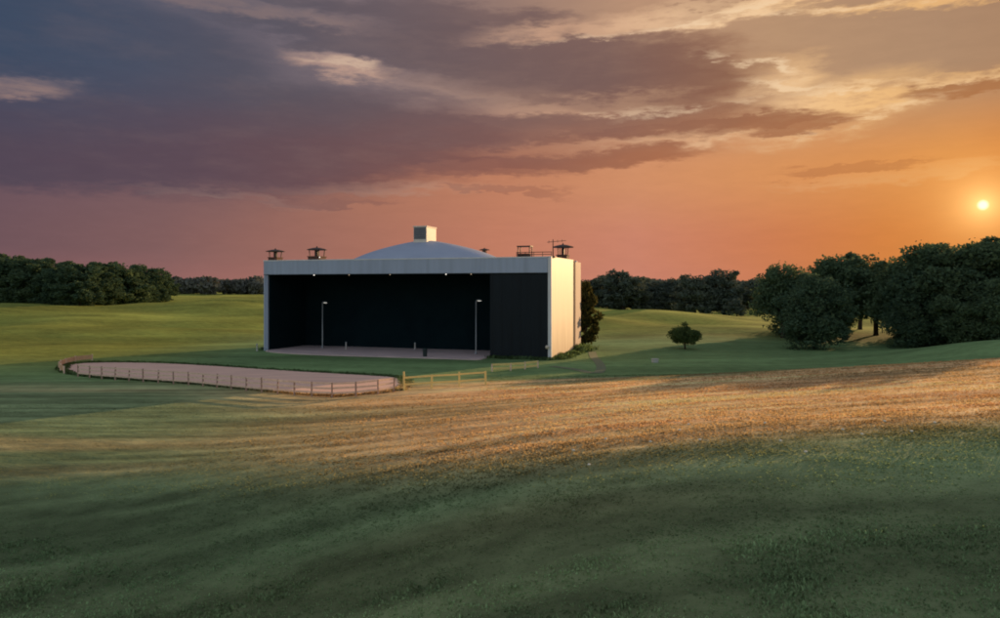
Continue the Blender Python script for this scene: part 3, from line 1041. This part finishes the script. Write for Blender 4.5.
def math_(op, a, b=None, c=None, clamp=False):
    n = N.new('ShaderNodeMath'); n.operation = op; n.use_clamp = clamp
    for k, v in enumerate((a, b, c)):
        if v is None: continue
        if isinstance(v, (int, float)): n.inputs[k].default_value = v
        else: L.new(v, n.inputs[k])
    return n.outputs[0]


def mrange(v, a, b, c=0., d=1., smooth=True):
    n = N.new('ShaderNodeMapRange'); n.clamp = True
    if smooth: n.interpolation_type = 'SMOOTHSTEP'
    L.new(v, n.inputs[0])
    for k, x in enumerate((a, b, c, d)): n.inputs[k + 1].default_value = x
    return n.outputs[0]


def mixc(f, a, b, mode='MIX'):
    n = N.new('ShaderNodeMix'); n.data_type = 'RGBA'; n.blend_type = mode
    for k, v in ((0, f), (6, a), (7, b)):
        if isinstance(v, (int, float)): n.inputs[k].default_value = v
        elif isinstance(v, tuple): n.inputs[k].default_value = v
        else: L.new(v, n.inputs[k])
    return n.outputs[2]


def ramp(v, lo, hi, stops):
    t = mrange(v, lo, hi, smooth=False)
    n = N.new('ShaderNodeValToRGB'); L.new(t, n.inputs[0])
    e = n.color_ramp.elements
    for k, (p_, c) in enumerate(stops):
        q = (p_ - lo) / (hi - lo)
        if k < 2: e[k].position = q; e[k].color = c
        else:
            x = e.new(q); x.color = c
    return n.outputs[0]


tc = N.new('ShaderNodeTexCoord'); D = tc.outputs['Generated']
sp = N.new('ShaderNodeSeparateXYZ'); L.new(D, sp.inputs[0])
DX, DY, DZ = sp.outputs
AZ = math_('MULTIPLY', math_('ARCTAN2', DX, DY), 57.29578)
EL = math_('MULTIPLY', math_('ARCSINE', DZ), 57.29578)


def noise(scale, stretch, off, detail=5, rough=.55):
    mp = N.new('ShaderNodeMapping'); mp.inputs['Scale'].default_value = stretch; mp.inputs['Location'].default_value = off
    L.new(D, mp.inputs['Vector'])
    n = N.new('ShaderNodeTexNoise'); n.inputs['Scale'].default_value = scale; n.inputs['Detail'].default_value = detail
    n.inputs['Roughness'].default_value = rough
    L.new(mp.outputs[0], n.inputs['Vector'])
    return n.outputs['Fac']


n1 = noise(3.2, (1, 1, 4.5), (1, 2, 3)); n2 = noise(9, (1, 1, 4), (4, 1, 8), 6, .6); n3 = noise(4.2, (1, 1, 4), (7, 7, 2))
n4 = noise(26, (1, 1, 4.5), (2, 5, 1), 6, .65)
c0 = lambda n: math_('SUBTRACT', n, .5)
# warped sky coordinates (degrees)
WA = math_('ADD', AZ, math_('ADD', math_('MULTIPLY', c0(n1), 7.0), math_('MULTIPLY', c0(n2), 6.0)))
WE = math_('ADD', EL, math_('ADD', math_('MULTIPLY', c0(n3), 1.8), math_('ADD', math_('MULTIPLY', c0(n2), 2.2), math_('MULTIPLY', c0(n4), 1.7))))
cb = N.new('ShaderNodeCombineXYZ'); L.new(WA, cb.inputs[0]); L.new(WE, cb.inputs[1])
WP = cb.outputs[0]


def blobs(lst, soft):
    tot = None
    for (px, py, rx, ry, rot, amt) in lst:
        a, e = azel(px, py)
        ra = math.degrees(rx / F) * math.cos(R(a)) ** 2; re = math.degrees(ry / F) * math.cos(R(a))
        mp = N.new('ShaderNodeMapping'); mp.vector_type = 'TEXTURE'
        mp.inputs['Location'].default_value = (a, e, 0); mp.inputs['Rotation'].default_value = (0, 0, R(rot))
        mp.inputs['Scale'].default_value = (ra, re, 1)
        L.new(WP, mp.inputs['Vector'])
        ln = N.new('ShaderNodeVectorMath'); ln.operation = 'LENGTH'; L.new(mp.outputs[0], ln.inputs[0])
        v = mrange(ln.outputs['Value'], 1 + soft, max(1 - soft, .02), 0, amt)
        tot = v if tot is None else math_('MAXIMUM', tot, v)
    return tot


# clear sky between the clouds
low = ramp(AZ, -40, 40, [(-34, lin(112, 85, 91)), (-24, lin(130, 95, 94)), (-10, lin(168, 113, 96)), (0, lin(194, 126, 100)), (10, lin(203, 132, 107)),
                         (20, lin(204, 124, 82)), (27, lin(206, 122, 62)), (38, lin(208, 120, 46))])
high = ramp(AZ, -40, 40, [(-34, lin(84, 88, 106)), (-20, lin(104, 98, 110)), (-10, lin(128, 112, 116)), (0, lin(150, 122, 112)), (10, lin(186, 146, 118)),
                          (20, lin(184, 146, 114)), (30, lin(172, 136, 108)), (38, lin(164, 126, 98))])
mid = ramp(AZ, -40, 40, [(-34, lin(106, 84, 94)), (-20, lin(124, 94, 94)), (-10, lin(170, 116, 95)), (0, lin(192, 128, 98)), (10, lin(210, 144, 104)),
                         (20, lin(216, 146, 92)), (30, lin(216, 140, 74)), (38, lin(205, 118, 48))])
base = mixc(mrange(EL, 3.0, 8.5), low, mid)
base = mixc(mrange(EL, 8.0, 14.5), base, high)
pinkband = math_('MULTIPLY', mrange(EL, 3.0, .3), mrange(AZ, 30, 8))
base = mixc(math_('MULTIPLY', pinkband, .2), base, lin(192, 122, 112))
# pale lit wisps
B = blobs([(345, 66, 50, 11, -6, .75), (480, 88, 110, 11, -4, .2), (20, 86, 62, 10, 6, .62), (250, 8, 120, 8, -4, .35), (590, 104, 85, 9, 0, .4),
           (730, 14, 170, 7, 7, .95), (930, -3, 130, 7, -4, .8), (775, 72, 66, 17, -12, .9), (835, 108, 90, 24, 10, .95), (900, 92, 55, 9, 5, .6),
           (720, 132, 120, 12, 4, .55), (960, 72, 60, 6, 0, .6), (900, 172, 110, 5, 2, .22), (640, 140, 60, 8, 3, .35),
           (150, 188, 160, 5, -3, .35), (330, 186, 150, 6, 0, .4), (600, 27, 110, 9, 5, .8), (745, 86, 50, 12, -14, .7)], .55)
B = math_('MULTIPLY', B, mrange(n4, .28, .62, .35, 1.1))
bcol = ramp(AZ, -40, 40, [(-34, lin(158, 130, 122)), (-12, lin(196, 160, 142)), (5, lin(218, 172, 140)), (16, lin(242, 202, 158)), (26, lin(240, 190, 130)), (38, lin(236, 180, 112))])
sky = mixc(B, base, bcol)
# darker cloud decks
Dk = blobs([(60, 60, 250, 72, 0, 1), (190, 130, 340, 62, 0, 1), (60, 150, 270, 40, 0, 1), (330, 128, 240, 34, -4, 1), (430, 150, 200, 26, 0, .85),
            (560, 62, 210, 36, -5, .95), (655, 84, 105, 36, -8, .98), (400, 34, 230, 26, -5, .88), (530, 34, 170, 22, -5, .85), (700, 98, 60, 18, -8, .85), (560, 124, 200, 12, 0, .85),
            (700, 129, 145, 10, 1, .95), (800, 130, 55, 7, 2, .85), (590, 158, 115, 13, 2, .9), (470, 166, 140, 12, 0, .7), (310, 200, 90, 4, 0, .4), (500, 190, 60, 4, -2, .4),
            (960, 84, 55, 8, 4, .8), (990, 76, 30, 7, 3, .6), (720, 0, 60, 4, 0, .5), (840, 168, 80, 4, 2, .45),
            (120, 178, 260, 12, 0, .6), (180, 12, 120, 16, 0, .4), (640, 52, 90, 18, -10, .7)], .26)
HOLE = blobs([(15, 86, 66, 11, 6, .9), (345, 64, 44, 10, -6, .8), (455, 86, 120, 12, -6, .28), (590, 105, 95, 9, 0, .42), (600, 145, 120, 6, 2, .6), (250, 6, 130, 9, -4, .55), (600, 27, 110, 9, 5, .8), (800, 90, 60, 22, 0, .4)], .5)
Dk = math_('MULTIPLY', Dk, math_('SUBTRACT', 1.0, HOLE))
Dk = math_('MULTIPLY', Dk, mrange(n2, .25, .55, .86, 1.0))
dhi = ramp(AZ, -40, 40, [(-34, lin(60, 75, 98)), (-26, lin(72, 79, 98)), (-16, lin(88, 84, 95)), (-4, lin(106, 89, 92)), (8, lin(118, 91, 87)), (18, lin(138, 94, 74)), (36, lin(150, 98, 66))])
dlo = ramp(AZ, -40, 40, [(-34, lin(82, 71, 86)), (-22, lin(92, 74, 85)), (-12, lin(108, 79, 82)), (0, lin(136, 88, 78)), (12, lin(166, 104, 74)), (36, lin(172, 100, 52))])
dcol = mixc(mrange(math_('ADD', EL, math_('MULTIPLY', c0(n1), 6)), 8.0, 15.5), dlo, dhi)
dcol = mixc(mrange(n2, .4, .75, 0, .14), dcol, mixc(.5, dcol, bcol))
sky = mixc(Dk, sky, dcol)
RIM = blobs([(765, 62, 46, 5, -18, .8), (800, 84, 55, 4, -4, .7), (872, 84, 60, 3.5, 2, .7), (700, 108, 60, 4, 4, .5), (905, 104, 45, 5, 14, .6), (640, 108, 60, 4, 0, .45),
             (985, 70, 50, 4, 2, .5), (700, 18, 130, 3, 6, .7), (860, 2, 120, 3, -2, .6), (350, 62, 34, 5, -4, .5), (860, 122, 50, 4, 12, .5)], .6)
sky = mixc(math_('MULTIPLY', RIM, mrange(n4, .38, .62)), sky, mixc(.45, bcol, (.95, .78, .55, 1)))
# fine breakup everywhere
sky = mixc(mrange(n4, .3, .7, .0, .10), sky, mixc(1.0, sky, (.55, .55, .6, 1), 'MULTIPLY'))
# the sun low on the right and the glow round it
a_, e_ = azel(983, 205)
sdv = Vector((math.sin(R(a_)) * math.cos(R(e_)), math.cos(R(a_)) * math.cos(R(e_)), math.sin(R(e_))))
dt = N.new('ShaderNodeVectorMath'); dt.operation = 'DOT_PRODUCT'; L.new(D, dt.inputs[0]); dt.inputs[1].default_value = sdv
ANG = math_('MULTIPLY', math_('ARCCOSINE', math_('MINIMUM', dt.outputs['Value'], 1.0)), 57.29578)
g1 = math_('POWER', 2.718, math_('MULTIPLY', ANG, -1 / 5.0))
g2 = math_('POWER', 2.718, math_('MULTIPLY', ANG, -1 / 1.0))
glow = mixc(1.0, mixc(g1, (0, 0, 0, 1), (.20, .12, .03, 1)), mixc(g2, (0, 0, 0, 1), (.95, .66, .24, 1)), 'ADD')
sky = mixc(1.0, sky, glow, 'ADD')
sky = mixc(mrange(ANG, .40, .13), sky, (1.5, 1.3, .85, 1))
# away from the sunset: physical sky
ns = N.new('ShaderNodeTexSky'); ns.sky_type = 'NISHITA'; ns.sun_disc = False
ns.sun_elevation = SUN_EL; ns.sun_rotation = SUN_AZ
nis = mixc(1.0, ns.outputs[0], (.1, .1, .1, 1), 'MULTIPLY')
back = mixc(1.0, mixc(1.0, nis, (1.2, 1.1, 1.15, 1), 'MULTIPLY'), (.155, .15, .155, 1), 'ADD')
away = math_('MAXIMUM', mrange(math_('ABSOLUTE', AZ), 42, 85), mrange(EL, 24, 42))
sky = mixc(away, sky, back)
L.new(sky, BG.inputs['Color']); BG.inputs['Strength'].default_value = 1.0
SC.cycles.pixel_filter_type = 'BLACKMAN_HARRIS'; SC.cycles.filter_width = 1.9
W.cycles.sampling_method = 'MANUAL'; W.cycles.sample_map_resolution = 1024
